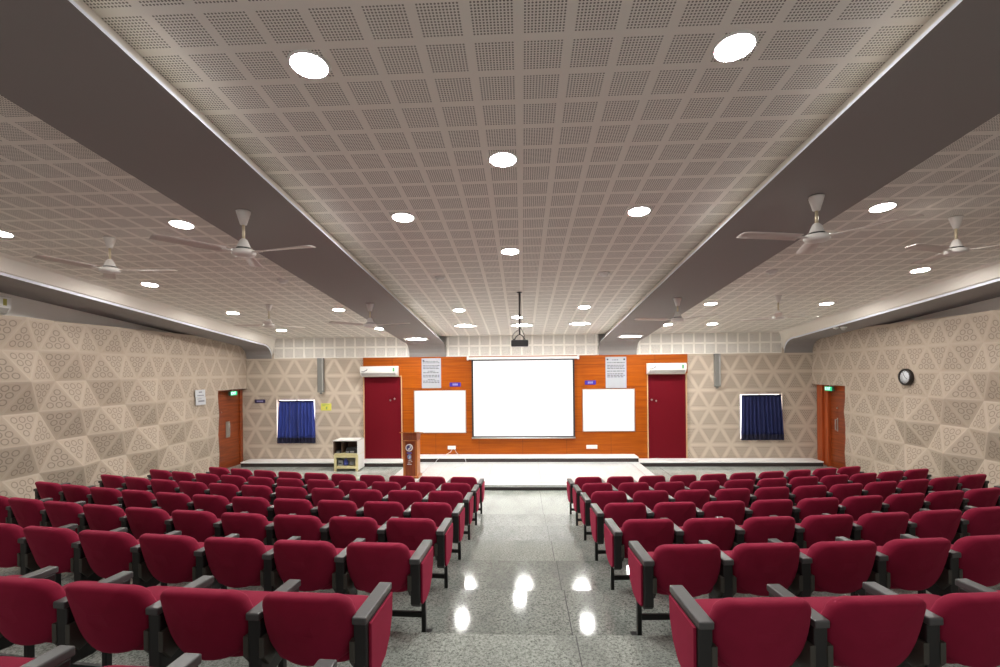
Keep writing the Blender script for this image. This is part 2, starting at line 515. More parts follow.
# ------------------------------------------------------------------ acoustic side walls: low hexagonal pyramids
HR = .5; A = 2 * HR / math.sqrt(3)
def side_wall(sign, yref, zref_parity, name, label, door):
    """yref: y of a pyramid peak at z = 2.0; rows are .5 m tall"""
    b = MB(); b.use(M['acoustic']); b.uvl = b.bm.loops.layers.uv.new('UVMap')
    rng = random.Random(3 if sign < 0 else 5)
    amp = {}
    def depth(j, i):
        # lattice row j at z=.5 j ; column i at y = yref + (i + (j%2)/2) * A
        s_ = (i + (j % 2) * .5 - (.0 if j % 2 == 0 else 1.5)) / 3.0
        ispeak = abs(s_ - round(s_)) < 1e-6
        if not ispeak: return 0.0
        y = yref + (i + (j % 2) * .5) * A
        fade = max(.10, min(1.0, ((13.4 if j <= 4 else 11.6) - y) / 3.4))
        hz = 1.0 if j <= 5 else .7
        if sign < 0 and j in (4, 5) and 10.6 < y < 12.2: return .02
        if sign > 0 and j in (4, 5) and 9.4 < y < 11.2: return .03
        if (j, i) not in amp: amp[(j, i)] = rng.uniform(.15, .22)
        return amp[(j, i)] * fade * hz
    tris = []
    for j in range(-1, 8):
        for i in range(-24, 22):
            def P(jj, ii):
                y = yref + (ii + (jj % 2) * .5) * A
                return (-depth(jj, ii), y, jj * HR)
            if j % 2 == 0:
                up = [P(j, i), P(j, i + 1), P(j + 1, i)]
                dn = [P(j + 1, i + 1), P(j + 1, i), P(j, i + 1)]
            else:
                up = [P(j, i), P(j, i + 1), P(j + 1, i + 1)]
                dn = [P(j + 1, i + 1), P(j + 1, i), P(j, i)]
            tris += [up, dn]
    for t in tris:
        if min(p[1] for p in t) > YW - .05 or max(p[1] for p in t) < YB: continue
        pts = [(sign * (XW + p[0]), p[1], p[2]) for p in t]
        b.quad(*pts, uv=[(0, 0), (1, 0), (.5, .8660254)])
    bm = b.bm
    bmesh.ops.remove_doubles(bm, verts=bm.verts[:], dist=1e-5)
    def cut(co, no):
        bmesh.ops.bisect_plane(bm, geom=bm.verts[:] + bm.edges[:] + bm.faces[:], plane_co=co, plane_no=no, clear_outer=True)
    cut((0, YW - .01, 0), (0, 1, 0)); cut((0, YB, 0), (0, -1, 0)); cut((0, 0, 3.52), (0, 0, 1)); cut((0, 0, -.02), (0, 0, -1))
    # door opening
    y0, y1, zt = door
    for co, no in (((0, y0, 0), (0, 1, 0)), ((0, 0, zt), (0, 0, 1))):
        bmesh.ops.bisect_plane(bm, geom=bm.verts[:] + bm.edges[:] + bm.faces[:], plane_co=co, plane_no=no)
    kill = [f for f in bm.faces if f.calc_center_median().y > y0 and f.calc_center_median().z < zt]
    bmesh.ops.delete(bm, geom=kill, context='FACES')
    # thickness back to the plain wall
    ext = [e for e in bm.edges if len(e.link_faces) == 1]
    r = bmesh.ops.extrude_edge_only(bm, edges=ext)
    for v in [g for g in r['geom'] if isinstance(g, bmesh.types.BMVert)]: v.co.x = sign * 8.14
    return struct(b.build(name), label, 'wall')
side_wall(-1, 8.12, 0, 'wall_left', 'beige faceted acoustic left wall of ringed triangles', (12.2, YW, 2.15))
side_wall(1, 9.22, 0, 'wall_right', 'beige faceted acoustic right wall of ringed triangles', (12.2, YW, 2.14))
for s_, nm in ((-1, 'left'), (1, 'right')):
    b = MB(); b.box((s_ * 8.16, YB, -.05), (s_ * 8.30, YW + .3, 5.1))
    struct(b.build('wall_upper_' + nm, M['upper_wall']), 'plain offwhite wall showing above the acoustic panels on the ' + nm, 'wall')

# ------------------------------------------------------------------ front wall with flat triangle pattern and window holes
WIN = {'left': (-7.03, -5.92, .60, 1.83), 'right': (5.97, 7.09, .63, 1.90)}
def front_wall():
    b = MB(); b.use(M['acoustic_flat']); b.uvl = b.bm.loops.layers.uv.new('UVMap')
    for x0, x1, xr in ((-8.15, -4.49, -6.5), (4.54, 8.15, 6.0)):
        bm = bmesh.new(); uvl = bm.loops.layers.uv.new('UVMap')
        for j in range(-1, 7):
            for i in range(-8, 9):
                def P(jj, ii): return (xr + (ii + (jj % 2) * .5) * A, YW, jj * HR)
                if j % 2 == 0: T = [[P(j, i), P(j, i + 1), P(j + 1, i)], [P(j + 1, i + 1), P(j + 1, i), P(j, i + 1)]]
                else: T = [[P(j, i), P(j, i + 1), P(j + 1, i + 1)], [P(j + 1, i + 1), P(j + 1, i), P(j, i)]]
                for t in T:
                    f = bm.faces.new([bm.verts.new(p) for p in t])
                    for l, c in zip(f.loops, [(0, 0), (1, 0), (.5, .8660254)]): l[uvl].uv = c
        def G(): return bm.verts[:] + bm.edges[:] + bm.faces[:]
        for co, no in (((x0, 0, 0), (-1, 0, 0)), ((x1, 0, 0), (1, 0, 0)), ((0, 0, -.02), (0, 0, -1)), ((0, 0, 3.15), (0, 0, 1))):
            bmesh.ops.bisect_plane(bm, geom=G(), plane_co=co, plane_no=no, clear_outer=True)
        w = WIN['left' if x0 < 0 else 'right']
        for co, no in (((w[0], 0, 0), (1, 0, 0)), ((w[1], 0, 0), (1, 0, 0)), ((0, 0, w[2]), (0, 0, 1)), ((0, 0, w[3]), (0, 0, 1))):
            bmesh.ops.bisect_plane(bm, geom=G(), plane_co=co, plane_no=no)
        kill = [f for f in bm.faces if w[0] < f.calc_center_median().x < w[1] and w[2] < f.calc_center_median().z < w[3]]
        bmesh.ops.delete(bm, geom=kill, context='FACES')
        for f in bm.faces:
            nf = b.bm.faces.new([b.bm.verts.new(v.co) for v in f.verts]); nf.material_index = 0
            for l, l2 in zip(nf.loops, f.loops): l[b.uvl].uv = l2[uvl].uv
        bm.free()
        # reveals
        for (xa, za, xb, zb) in ((w[0], w[2], w[1], w[2]), (w[1], w[2], w[1], w[3]), (w[1], w[3], w[0], w[3]), (w[0], w[3], w[0], w[2])):
            b.quad((xa, YW, za), (xb, YW, zb), (xb, YW + .16, zb), (xa, YW + .16, za), uv=[(.02, .01)] * 4)
    o = b.build('wall_front', recalc=False)
    struct(o, 'beige front wall printed with dotted triangles either side of the stage', 'wall')
front_wall()
b = MB(); b.box((-8.3, YW + .17, -.05), (8.3, YW + .30, 5.0))
struct(b.build('wall_front_backing', M['upper_wall']), 'plain masonry behind the front wall cladding', 'wall')

# orange veneer panelling
DL = (-4.471, -3.415, .13, 2.452); DR = (3.467, 4.492, .13, 2.447)
b = MB()
b.box((DL[1] + .03, YW - .05, 0.1), (DR[0] - .03, YW + .02, ZB))
b.box((-4.49, YW - .05, DL[3] + .03), (DL[1] + .03, YW + .02, ZB)); b.box((DR[0] - .03, YW - .05, DR[3] + .03), (4.54, YW + .02, ZB))
struct(b.build('wall_panelling', M['panel_wood']), 'orange wood veneer panelling behind the projection screen', 'wall')

def maroon_door(n, d, label, knob_x, spots):
    t = thing('door_%d' % n, label, 'door', (0, 0, 0), kind='structure')
    b = MB(); b.box((d[0], YW - .02, d[2]), (d[1], YW + .03, d[3]), .006)
    b.build('leaf', M['maroon_door'], t)
    b = MB()
    for x in (d[0] - .03, d[1]): b.box((x, YW - .055, d[2]), (x + .03, YW + .02, d[3] + .03), .004)
    b.box((d[0] - .03, YW - .055, d[3]), (d[1] + .03, YW + .02, d[3] + .03), .004)
    b.build('door_frame', M['trim_wood'], t)
    for x, z in spots:
        b = MB(); b.lathe([(.004, -.055), (.022, -.05), (.026, -.035), (.012, -.02), (.010, 0)], (x, YW - .02, z), 12, 'Y')
        b.build('knob', M['steel'], t)
maroon_door(3, DL, 'maroon painted door beneath the air conditioner left of the stage', 0, [(-3.72, 1.79), (-3.60, 1.83)])
maroon_door(4, DR, 'maroon painted door beneath the air conditioner right of the stage', 0, [(3.56, 1.75), (3.68, 1.72)])

# side exit doors set back in the acoustic skin
def exit_door(n, s_, label, seg):
    t = thing('door_%d' % n, label, 'door', (0, 0, 0), kind='structure')
    xf = s_ * 8.06
    b = MB(); b.box((xf, 12.24, 0), (s_ * 8.13, 13.02 if s_ > 0 else 13.40, 2.0 if s_ > 0 else 2.10), .006)
    b.build('leaf', M['door_wood'], t)
    b = MB()
    if s_ > 0:
        b.box((s_ * 7.98, 13.02, 0), (s_ * 8.14, 13.10, 2.13), .008)
        b.box((s_ * 7.99, 13.28, 0), (s_ * 8.14, 13.50, 2.13), .008)
        b.box((s_ * 8.05, 13.10, 0), (s_ * 8.14, 13.28, 2.13), .004)
        b.box((s_ * 8.04, 12.20, 2.0), (s_ * 8.14, 13.02, 2.13), .004)
    else:
        b.box((s_ * 8.02, 13.40, 0), (s_ * 8.14, 13.52, 2.14), .006)
        b.box((s_ * 8.04, 12.20, 2.10), (s_ * 8.14, 13.40, 2.14), .004)
        b.box((s_ * 8.02, 12.20, 0), (s_ * 8.14, 12.24, 2.14), .004)
    b.build('door_frame', M['jamb_wood'] if s_ > 0 else M['door_wood'], t)
    b = MB()
    if s_ < 0:
        b.box((s_ * 8.045, 12.77, .84), (s_ * 8.06, 12.95, 1.28), .004)
    else:
        b.box((s_ * 8.05, 12.725, .95), (s_ * 8.06, 12.765, 1.30), .004)
    p = b.build('push_plate', M['steel'], t); p['label'] = 'satin steel pull plate'
    b = MB()
    yc = 12.86 if s_ < 0 else 12.745
    z0, z1 = (.90, 1.22) if s_ < 0 else (.99, 1.26)
    b.tube([(s_ * 8.045, yc, z0), (s_ * 8.0, yc, z0), (s_ * 8.0, yc, z1), (s_ * 8.045, yc, z1)], .010, 8)
    b.build('handle', M['alu'], p)
    b = MB(); b.lathe([(.004, -.02), (.02, -.018), (.022, 0)], (xf - s_ * .0, 12.75 if s_ > 0 else 12.6, 1.55), 12, 'X')
    b.build('lock_cylinder', M['steel'], t)
exit_door(1, -1, 'red brown veneer exit door in the left wall beside the stage', 0)
exit_door(2, 1, 'red brown veneer exit door in the right wall beside the stage', 0)

def exit_sign(s_, yc, zc, label):
    t = thing('exit_sign', label, 'sign', (s_ * 7.93, yc, zc), 0, None)
    b = MB(); b.box((-.03, -.155, -.06), (.03, .155, .06), .006); b.build('case', M['exit_case'], t)
    b = MB(); b.box((-s_ * .036, -.145, -.052), (-s_ * .030, .145, .052), .002); b.build('face', M['exit_green'], t)
    mtx = Matrix.Translation((-s_ * .037, -s_ * -.02, 0)) @ Matrix.Rotation(-s_ * PI / 2, 4, 'Z') @ FRONT
    text_mesh('EXIT', .105, 'lettering', M['exit_white'], t, mtx)
    b = MB(); b.tube([(0, 0, .06), (0, 0, .10)], .008, 8); b.build('bracket', M['steel'], t)
exit_sign(-1, 12.90, 2.045, 'small green lit EXIT sign above the left wall door')
exit_sign(1, 12.85, 2.045, 'small green lit EXIT sign above the right wall door')

# ------------------------------------------------------------------ windows and curtains
def window(n, w, label, side):
    t = thing('window_%d' % n, label, 'window', (0, 0, 0), kind='structure')
    b = MB(); b.box((w[0], YW + .12, w[2]), (w[1], YW + .135, w[3])); b.build('pane', M['daylight'], t)
    b = MB(); e = .03
    b.box((w[0], YW + .07, w[3] - e), (w[1], YW + .12, w[3])); b.box((w[0], YW + .07, w[2]), (w[1], YW + .12, w[2] + e))
    for x in (w[0], w[1] - e): b.box((x, YW + .07, w[2]), (x + e, YW + .12, w[3]))
    b.box(((w[0] + w[1]) / 2 - .015, YW + .07, w[2]), ((w[0] + w[1]) / 2 + .015, YW + .12, w[3]))
    b.build('window_frame', M['window_frame'], t)
window(1, WIN['left'], 'daylit window behind the blue curtains left of the stage', 'left')
window(2, WIN['right'], 'daylit window behind the blue curtains right of the stage', 'right')
def curtain(x0t, x1t, x0b, x1b, zt, zb, label, seed):
    r = random.Random(seed)
    y0 = YW - .06
    t = thing('curtain', label, 'curtain', ((x0t + x1t) / 2, y0, zb), 0, 'blue window curtains')
    ox, oz = (x0t + x1t) / 2, zb
    n = 60; rows = 12
    ph = [r.uniform(0, 6) for _ in range(3)]
    def P(i, j, zz, off=0):
        u = i / n; v = j / rows
        x = (x0t + (x1t - x0t) * u) * (1 - v) + (x0b + (x1b - x0b) * u) * v
        amp = .020 + .016 * v
        y = amp * math.sin(u * 34 + ph[0] + .5 * v) + .4 * amp * math.sin(u * 63 + ph[1]) + off
        return (x - ox, y, zz - oz)
    def sheet(z1, z0, nm, m, j0, j1, off=0):
        b = MB()
        rings = []
        for j in range(rows + 1):
            zz = z1 + (z0 - z1) * j / rows
            jj = j0 + (j1 - j0) * j / rows
            fr = [P(i, jj, zz, off) for i in range(n + 1)]
            bk = [(p[0], p[1] + .006, p[2]) for p in fr[::-1]]
            rings.append(fr + bk)
        b.ring_stack(rings)
        return b.build(nm, m, t)
    hz = zb + .15
    sheet(zt - .03, hz, 'cloth', M['curtain'] if x0t < 0 else M['curtain_navy'], 0, rows * .92)
    sheet(hz + .005, zb, 'hem', M['curtain_dark'], rows * .92, rows, -.004)
    b = MB(); b.box((x0t - ox - .005, -.035, zt - oz - .035), (x1t - ox + .005, .03, zt - oz), .008)
    b.build('header_tape', M['curtain_dark'], t)
L = WIN['left']; R_ = WIN['right']
curtain(-6.93, -6.42, -7.01, -6.40, 1.80, .585, 'blue curtain half nearer the left wall, over the left window', 1)
curtain(-6.445, -5.92, -6.43, -5.885, 1.80, .585, 'blue curtain half nearer the maroon door, over the left window', 2)
curtain(5.985, 6.525, 5.965, 6.555, 1.87, .63, 'dark blue curtain half nearer the maroon door, over the right window', 3)
curtain(6.505, 7.03, 6.535, 7.09, 1.87, .63, 'dark blue curtain half nearer the right wall, over the right window', 4)

# ------------------------------------------------------------------ stage: dais and the ledge along the wall
YD = 10.46; XD = 3.08
b = MB()
b.use(M['marble']); b.box((-XD, YD, .07), (XD, YW, .125), .006)
b.use(M['alu_grey'])
for lo, hi in (((-XD + .22, YD + .20), (XD - .22, YD + .225)), ((-XD + .22, 12.82), (XD - .22, 12.845)), ((-XD + .22, YD + .225), (-XD + .245, 12.82)), ((XD - .245, YD + .225), (XD - .22, 12.82))):
    b.box((lo[0], lo[1], .12), (hi[0], hi[1], .1262))
b.use(M['dark_skirt']); b.box((-XD + .025, YD + .025, 0), (XD - .025, YW, .072))
struct(b.build('stage_platform'), 'low white marble dais before the projection screen', 'stage')
YP = 13.0
b = MB()
for x0, x1, z0 in ((-7.80, -XD - .005, 0.0), (XD + .005, 7.86, 0.0), (-XD, XD, .125)):
    b.use(M['dark_skirt']); b.box((x0, YP + .03, z0), (x1, YW - .03, z0 + .10))
    b.use(M['white_stone']); b.box((x0, YP, z0 + .10), (x1, YW - .02, z0 + .135), .006)
struct(b.build('stage_ledge'), 'white topped dark skirting ledge along the foot of the front wall', 'ledge')

# ------------------------------------------------------------------ auditorium chairs
PITCH = .55; TT = .80
def chair_back():
    b = MB()
    H = .392; half = .239; tilt = math.atan2(.13, .41)
    def outline(sc, n_top=7):
        pts = []
        # upper right corner round, down the side, elliptical bottom
        rc = .085; wt = .226
        for i in range(n_top):            # from top centre-right to side
            a = PI / 2 - i / (n_top - 1) * PI / 2
            pts.append((wt - rc + rc * math.cos(a), H - rc + rc * math.sin(a)))
        pts.append((half - .003, H * .62)); pts.append((half, H * .50))
        for i in range(1, 10):
            a = i / 9 * PI / 2
            e = 2 / 2.2
            pts.append((half * math.cos(a) ** e, H * .44 * (1 - math.sin(a) ** e)))
        right = pts
        full = right + [(-x, z) for x, z in right[-2::-1]]
        cx, cz = 0, H * .52
        return [(cx + (x - cx) * sc, cz + (z - cz) * sc) for x, z in full]
    def place(x, y, z):
        y = y + 1.35 * x * x                               # wraps round the sitter
        yy = y + (H - z) * math.tan(tilt) ; zz = z
        return (x, yy - .01, TT - H + zz * 1.0)
    rings = []
    for sc, y in ((.25, .001), (.62, 0), (.88, .002), (.955, .008), (.99, .022), (1.0, .038), (.995, .062), (.965, .082), (.90, .095), (.62, .104), (.25, .106)):
        rings.append([place(x, y, z) for x, z in outline(sc)])
    b.ring_stack(rings)
    return b
def chair_seat():
    b = MB()
    rings = []
    def ring(sx, sy, z):
        pts = []
        n = 28
        for i in range(n):
            a = 2 * PI * i / n
            c, s_ = math.cos(a), math.sin(a)
            e = .38
            x = math.copysign(abs(c) ** e, c) * .226 * sx
            y = .365 + math.copysign(abs(s_) ** e, s_) * .205 * sy
            zz = z + .060 + (y - .365) * .20
            pts.append((x, y, zz))
        return pts
    for sx, sy, z in ((.80, .8, .385), (.96, .96, .392), (1, 1, .415), (1, 1, .445), (.97, .97, .468), (.88, .88, .478), (.4, .4, .482)):
        rings.append(ring(sx, sy, z))
    b.ring_stack(rings)
    return b
PANEL_OUT = [(.105, .648), (.105, .36), (.13, .335), (.24, .325), (.34, .345), (.42, .42), (.465, .53), (.475, .648)]
def chair_parts(kind, s_):
    """kind: 'inner', 'aisle' (upholstered end panel) or 'wall' (one more standard on its far side); s_: side of the aisle"""
    P = []
    def standard(xc, uph):
        b = MB(); b.prism(PANEL_OUT, 'X', xc - .0345, xc + .0345, .008)
        p = b.build('side_panel', M['black_plastic'])
        b = MB(); b.box((xc - .0365, .090, .645), (xc + .0365, .490, .683), .007, 2)
        b.build('arm_pad', M['arm_grey'], p)
        if uph:
            po = [(.125, .640), (.125, .37), (.14, .350), (.238, .338), (.334, .357), (.410, .428), (.453, .53), (.463, .640)]
            b = MB(); b.prism(po, 'X', xc + s_ * .034, xc + s_ * .050, .006)
            u = b.build('upholstered_face', M['fabric'], p); u['label'] = 'maroon fabric face'
        b = MB(); b.box((xc - .016, .33, .012), (xc + .016, .37, .36), .004)
        l = b.build('leg', M['black_steel'])
        b = MB(); b.box((xc - .04, .25, 0), (xc + .04, .45, .012), .003)
        b.build('foot_plate', M['black_steel'], l)
        return [p, l]
    P += standard(s_ * (.272 if kind == 'aisle' else PITCH / 2), kind == 'aisle')
    if kind == 'wall': P += standard(-s_ * PITCH / 2, False)
    P.append(chair_back().build('backrest', M['fabric']))
    P.append(chair_seat().build('seat', M['fabric']))
    b = MB(); b.box((-.19, .23, .365), (.19, .52, .402), .012, 2)
    for v in b.bm.verts: v.co.z += .052 + (v.co.y - .365) * .20
    P.append(b.build('seat_pan', M['black_plastic']))
    for x in (-.232, .232):
        b = MB(); b.prism([(.10, .56), (.17, .56), (.21, .50), (.21, .42), (.15, .40), (.10, .46)], 'X', x - .014, x + .014, .004)
        P.append(b.build('hinge', M['olive_steel']))
    b = MB(); b.box((-PITCH / 2 + .017, .335, .150), (PITCH / 2 - .017, .365, .190), .004)
    P.append(b.build('rail', M['black_steel']))
    return P
ORD = ['first', 'second', 'third', 'fourth', 'fifth', 'sixth', 'seventh', 'eighth', 'ninth', 'tenth', 'eleventh', 'twelfth']
NUM = {-1: {0: 3, 1: 5, 2: 7, 3: 10, 4: 11, 5: 11, 6: 11, 7: 10}, 1: {1: 4, 2: 5, 3: 8, 4: 10, 5: 11, 6: 11, 7: 10}}
AL = {-1: 1.033, 1: 1.106}
PROTO = {}
for s_ in (-1, 1):
    for kd in ('aisle', 'inner', 'wall'):
        PROTO[(s_, kd)] = None
def row_words(k):
    if k == 7: return 'row nearest the stage'
    return ORD[7 - k] + ' row back from the stage'
for s_ in (-1, 1):
    for k in sorted(NUM[s_]):
        n = NUM[s_][k]
        R = rowR(k)
        full = k >= 4
        for i in range(n):
            a = s_ * (AL[s_] + {(-1, 1): .052, (-1, 2): .015, (1, 1): .018, (1, 2): .02}.get((s_, k), 0) + PITCH * i) / R
            x = XC + R * math.sin(a); y = ROWY[k] + R * (1 - math.cos(a))
            kd = 'aisle' if i == 0 else ('wall' if (full and i == n - 1) else 'inner')
            side = 'left' if s_ < 0 else 'right'
            if k == 0: lab = 'maroon chair behind the last full left row, only its armrest in view, %s from aisle' % ORD[i]
            else: lab = 'maroon chair %s from the aisle in the %s block, %s' % (ORD[i], side, row_words(k))
            key = (s_, kd)
            root = bpy.data.objects.new('auditorium_chair', None); COL.objects.link(root); root.empty_display_size = .1
            root.location = (x, y, floorz(k)); root.rotation_euler = (0, 0, a)
            tag(root, lab, 'chair', 'maroon auditorium chairs, %s block' % side)
            if PROTO[key] is None:
                PROTO[key] = chair_parts(kd, -s_)
                for p in PROTO[key]: p.parent = root
            else:
                for p in PROTO[key]:
                    copy_tree(p, root)

# ------------------------------------------------------------------ ceiling lamps
TILT = Matrix.Rotation(-math.atan(SL), 4, 'X')
def downlight(x, y, label, first=[None]):
    t = thing('recessed_downlight', label, 'lamp', (x, y, zceil(y) - .001), 0, 'round ceiling downlights')
    t.rotation_euler = (-math.atan(SL), 0, 0)
    if first[0] is None:
        b = MB(); b.lathe([(.112, 0), (.130, 0), (.129, -.006), (.122, -.011), (.112, -.009)], n=32)
        r = b.build('trim_ring', M['white_metal'], t)
        b = MB(); b.lathe([(.113, -.002), (.113, -.009), (.06, -.014), (.01, -.015)], n=32)
        l = b.build('lens', M['lens'], t)
        first[0] = (r, l)
    else:
        for p in first[0]: copy_tree(p, t)
downlight(-1.33, 3.01, 'large bright downlight at upper left of the centre ceiling strip')
downlight(1.31, 3.00, 'large bright downlight at upper right of the centre ceiling strip')
downlight(-.147, 4.21, 'bright downlight in the middle line of the centre strip, nearest the camera')
downlight(-1.32, 5.375, 'centre strip downlight level with the near left fan, beside the left beam')
downlight(1.30, 5.37, 'centre strip downlight level with the near right fan, beside the right beam')
downlight(-.147, 6.58, 'downlight in the middle line, above and behind the projector pole')
downlight(-1.32, 10.2, 'far centre strip downlight on the left, nearly above the screen edge')
downlight(1.30, 10.1, 'far centre strip downlight on the right, nearly above the screen edge')
downlight(-.10, 11.02, 'downlight just behind the projector pole')
for s_, nm in ((-1, 'left'), (1, 'right')):
    downlight(s_ * 3.92, 5.42, 'downlight beside the near fan on the %s ceiling strip' % nm)
    downlight(s_ * 3.83, 9.97, 'small downlight beside the far %s beam fan' % nm)
    downlight(s_ * 6.24, 7.85, 'downlight near the %s cove, below the outer near fan' % nm)
    downlight(s_ * 6.20, 10.12, 'downlight near the %s cove, third from the frame edge' % nm if s_ < 0 else 'downlight near the right cove, beyond the outer far fan')
    if s_ < 0: downlight(-6.28, 5.55, 'downlight cut by the left edge of the photo near the cove')
downlight(-6.22, 12.25, 'tiny downlight near the front end of the left cove')
downlight(4.72, 12.2, 'tiny downlight under the outer far fan on the right strip')
downlight(2.9 + .72, 12.2, 'tiny downlight under the far right beam fan')
downlight(-3.62, 12.2, 'tiny downlight under the far left beam fan')

def square_fitting(x, y, drop, label, spots, w=.27):
    t = thing('square_stage_light', label, 'lamp', (x, y, zceil(y, drop) - .001), 0, 'stage light fittings')
    t.rotation_euler = (-math.atan(SL), 0, 0)
    b = MB()
    for lo, hi in (((-.30, -.16, -.012), (.30, -.135, 0)), ((-.30, .135, -.012), (.30, .16, 0)), ((-.30, -.135, -.012), (-.275, .135, 0)), ((.275, -.135, -.012), (.30, .135, 0))):
        b.box(lo, hi, .003)
    b.build('frame', M['white_metal'], t)
    b = MB(); b.box((-.275, -.135, -.004), (.275, .135, 0)); b.build('tray', M['ac_grey'], t)
    if spots:
        b = MB(); b.box((-.135, -.12, -.012), (.135, .12, -.004), .003); b.build('panel', M['panel_lens'], t)
        for sx in (-1, 1):
            b = MB(); b.lathe([(.062, -.004), (.066, -.016), (.052, -.018), (.05, -.010)], (sx * .205, 0, 0), 20)
            q = b.build('spot_ring', M['white_metal'], t)
            b = MB(); b.lathe([(.05, -.005), (.05, -.012), (.01, -.013)], (sx * .205, 0, 0), 20); b.build('spot_lens', M['spot_lens'], q)
    else:
        b = MB(); b.box((-.20, -.12, -.012), (.16, .12, -.004), .003); b.build('panel', M['panel_lens'], t)
        b = MB(); b.lathe([(.05, -.005), (.05, -.014), (.01, -.015)], (.215, 0, 0), 20); b.build('spot_lens', M['spot_lens'], t)
square_fitting(-1.40, 11.95, 0, 'wide stage light fitting on the centre ceiling, left of the projector', True)
square_fitting(.01, 12.0, 0, 'wide stage light fitting on the centre ceiling, behind the projector pole', True)
square_fitting(1.42, 11.9, 0, 'wide stage light fitting on the centre ceiling, right of the projector', True)
square_fitting(-2.72, 12.35, BD, 'bright rectangular light fitting at the far end of the left beam', False)
square_fitting(2.74, 12.35, BD, 'bright rectangular light fitting at the far end of the right beam', False)

def detector(x, y, label):
    t = thing('smoke_detector', label, 'smoke detector', (x, y, zceil(y) - .001), 0, 'ceiling smoke detectors')
    t.rotation_euler = (-math.atan(SL), 0, 0)
    b = MB(); b.lathe([(.085, 0), (.085, -.018), (.075, -.024)], n=24); b.build('base', M['white_metal'], t)
    b = MB(); b.lathe([(.062, -.022), (.060, -.040), (.045, -.052), (.012, -.056)], n=24); b.build('sensor_head', M['ac_white'], t)
detector(-1.307, 7.74, 'white smoke detector on the centre ceiling strip, left of the middle line')
detector(1.309, 7.69, 'white smoke detector on the centre ceiling strip, right of the middle line')
detector(-3.90, 7.75, 'white smoke detector on the left ceiling strip beside the beam')
detector(3.93, 7.75, 'white smoke detector on the right ceiling strip beside the beam')

# ------------------------------------------------------------------ ceiling fans
def fan_parts(drop):
    """root at the ceiling; drop is the distance down to the blade plane"""
    P = []
    b = MB(); b.lathe([(.012, -.135), (.03, -.13), (.062, -.02), (.066, -.004), (.06, 0)], n=20); P.append(b.build('canopy', M['white_gloss']))
    b = MB(); b.lathe([(.014, -.12), (.014, -drop + .10)], n=12); P.append(b.build('down_rod', M['brass_rod']))
    b = MB(); b.lathe([(.018, -drop + .135), (.035, -drop + .12), (.062, -drop + .055), (.075, -drop + .045)], n=24); P.append(b.build('motor_cover', M['white_gloss']))
    b = MB(); b.lathe([(.066, -drop + .05), (.066, -drop + .03)], n=24); P.append(b.build('gap_ring', M['dark_gap']))
    b = MB(); b.lathe([(.07, -drop + .032), (.105, -drop + .022), (.108, -drop - .008), (.095, -drop - .028), (.04, -drop - .036), (.008, -drop - .036)], n=28); P.append(b.build('motor', M['white_gloss']))
    return P
def blade(drop, ang):
    b = MB()
    t = bmesh.new()
    n = 10
    rings = []
    for i in range(n + 1):
        u = i / n
        r = .17 + .57 * u
        w = .060 + .012 * u - (.0 if u < .95 else .012)
        dz = .010 * math.sin(u * PI * .5)
        tw = .22 - .1 * u
        c, s_ = math.cos(tw), math.sin(tw)
        sec = [(-w, -.003), (0, .001), (w, -.003), (w, .001), (0, .006), (-w, .001)]
        rings.append([(r, a * c - h * s_, a * s_ + h * c + dz) for a, h in sec])
    b.ring_stack(rings)
    mtx = Matrix.Translation((0, 0, -drop + .004)) @ Matrix.Rotation(ang, 4, 'Z')
    for v in b.bm.verts: v.co = mtx @ v.co
    o = b.build('blade', M['cream_blade'])
    b = MB(); b.box((.085, -.022, -.006), (.20, .022, .004), .003)
    b.bm.transform(mtx)
    k = b.build('blade_iron', M['white_gloss']); k.parent = o
    return o
def fan(x, y, zt, hub, angs, label, grp=None):
    t = thing('ceiling_fan', label, 'fan', (x, y, zt), 0, 'white ceiling fans')
    d = zt - hub
    for p in fan_parts(d): p.parent = t
    for a in angs: blade(d, a).parent = t
def A3(a): return [math.radians(a + 120 * i) for i in range(3)]
fan(-2.665, 4.534, zceil(4.534, BD), 3.765, A3(-10), 'near ceiling fan hanging from the left beam')
fan(2.695, 4.529, zceil(4.529, BD), 3.786, A3(188.5), 'near ceiling fan hanging from the right beam')
fan(-2.668, 8.408, zceil(8.408, BD), 3.42, A3(-12), 'far ceiling fan hanging from the left beam')
fan(2.664, 8.378, zceil(8.378, BD), 3.44, A3(186), 'far ceiling fan hanging from the right beam')
fan(-5.10, 5.773, zceil(5.773), 3.90, A3(12), 'near ceiling fan on the left tiled ceiling strip')
fan(4.97, 5.751, zceil(5.751), 3.915, A3(200), 'near ceiling fan on the right tiled ceiling strip')
fan(-5.035, 9.424, zceil(9.424), 3.545, A3(175), 'far ceiling fan on the left tiled ceiling strip')
fan(4.86, 9.378, zceil(9.378), 3.55, A3(3), 'far ceiling fan on the right tiled ceiling strip')

# ------------------------------------------------------------------ projector on its pole
t = thing('projector', 'black projector hanging on a pole from the centre ceiling', 'projector', (-.035, 8.79, zceil(8.79)))
b = MB(); b.lathe([(.05, 0), (.05, -.012), (.02, -.02)], n=16); b.build('ceiling_plate', M['black_steel'], t)
b = MB(); b.lathe([(.014, -.01), (.014, -.78)], n=12)
q = b.build('pole', M['black_steel'], t)
b = MB(); b.lathe([(.022, -.40), (.022, -.46)], n=12); b.build('pole_collar', M['black_steel'], q)
zt = 3.19 - zceil(8.79)
b = MB()
for sx in (-1, 1):
    for sy in (-1, 1):
        b.tube([(0, 0, zt + .07), (sx * .06, sy * .05, zt + .03), (sx * .10, sy * .08, zt - .035)], .007, 6)
b.build('mount_arms', M['black_steel'], t)
b = MB(); b.box((-.155, -.13, zt - .155), (.155, .13, zt - .04), .02, 3); q = b.build('body', M['device_black'], t)
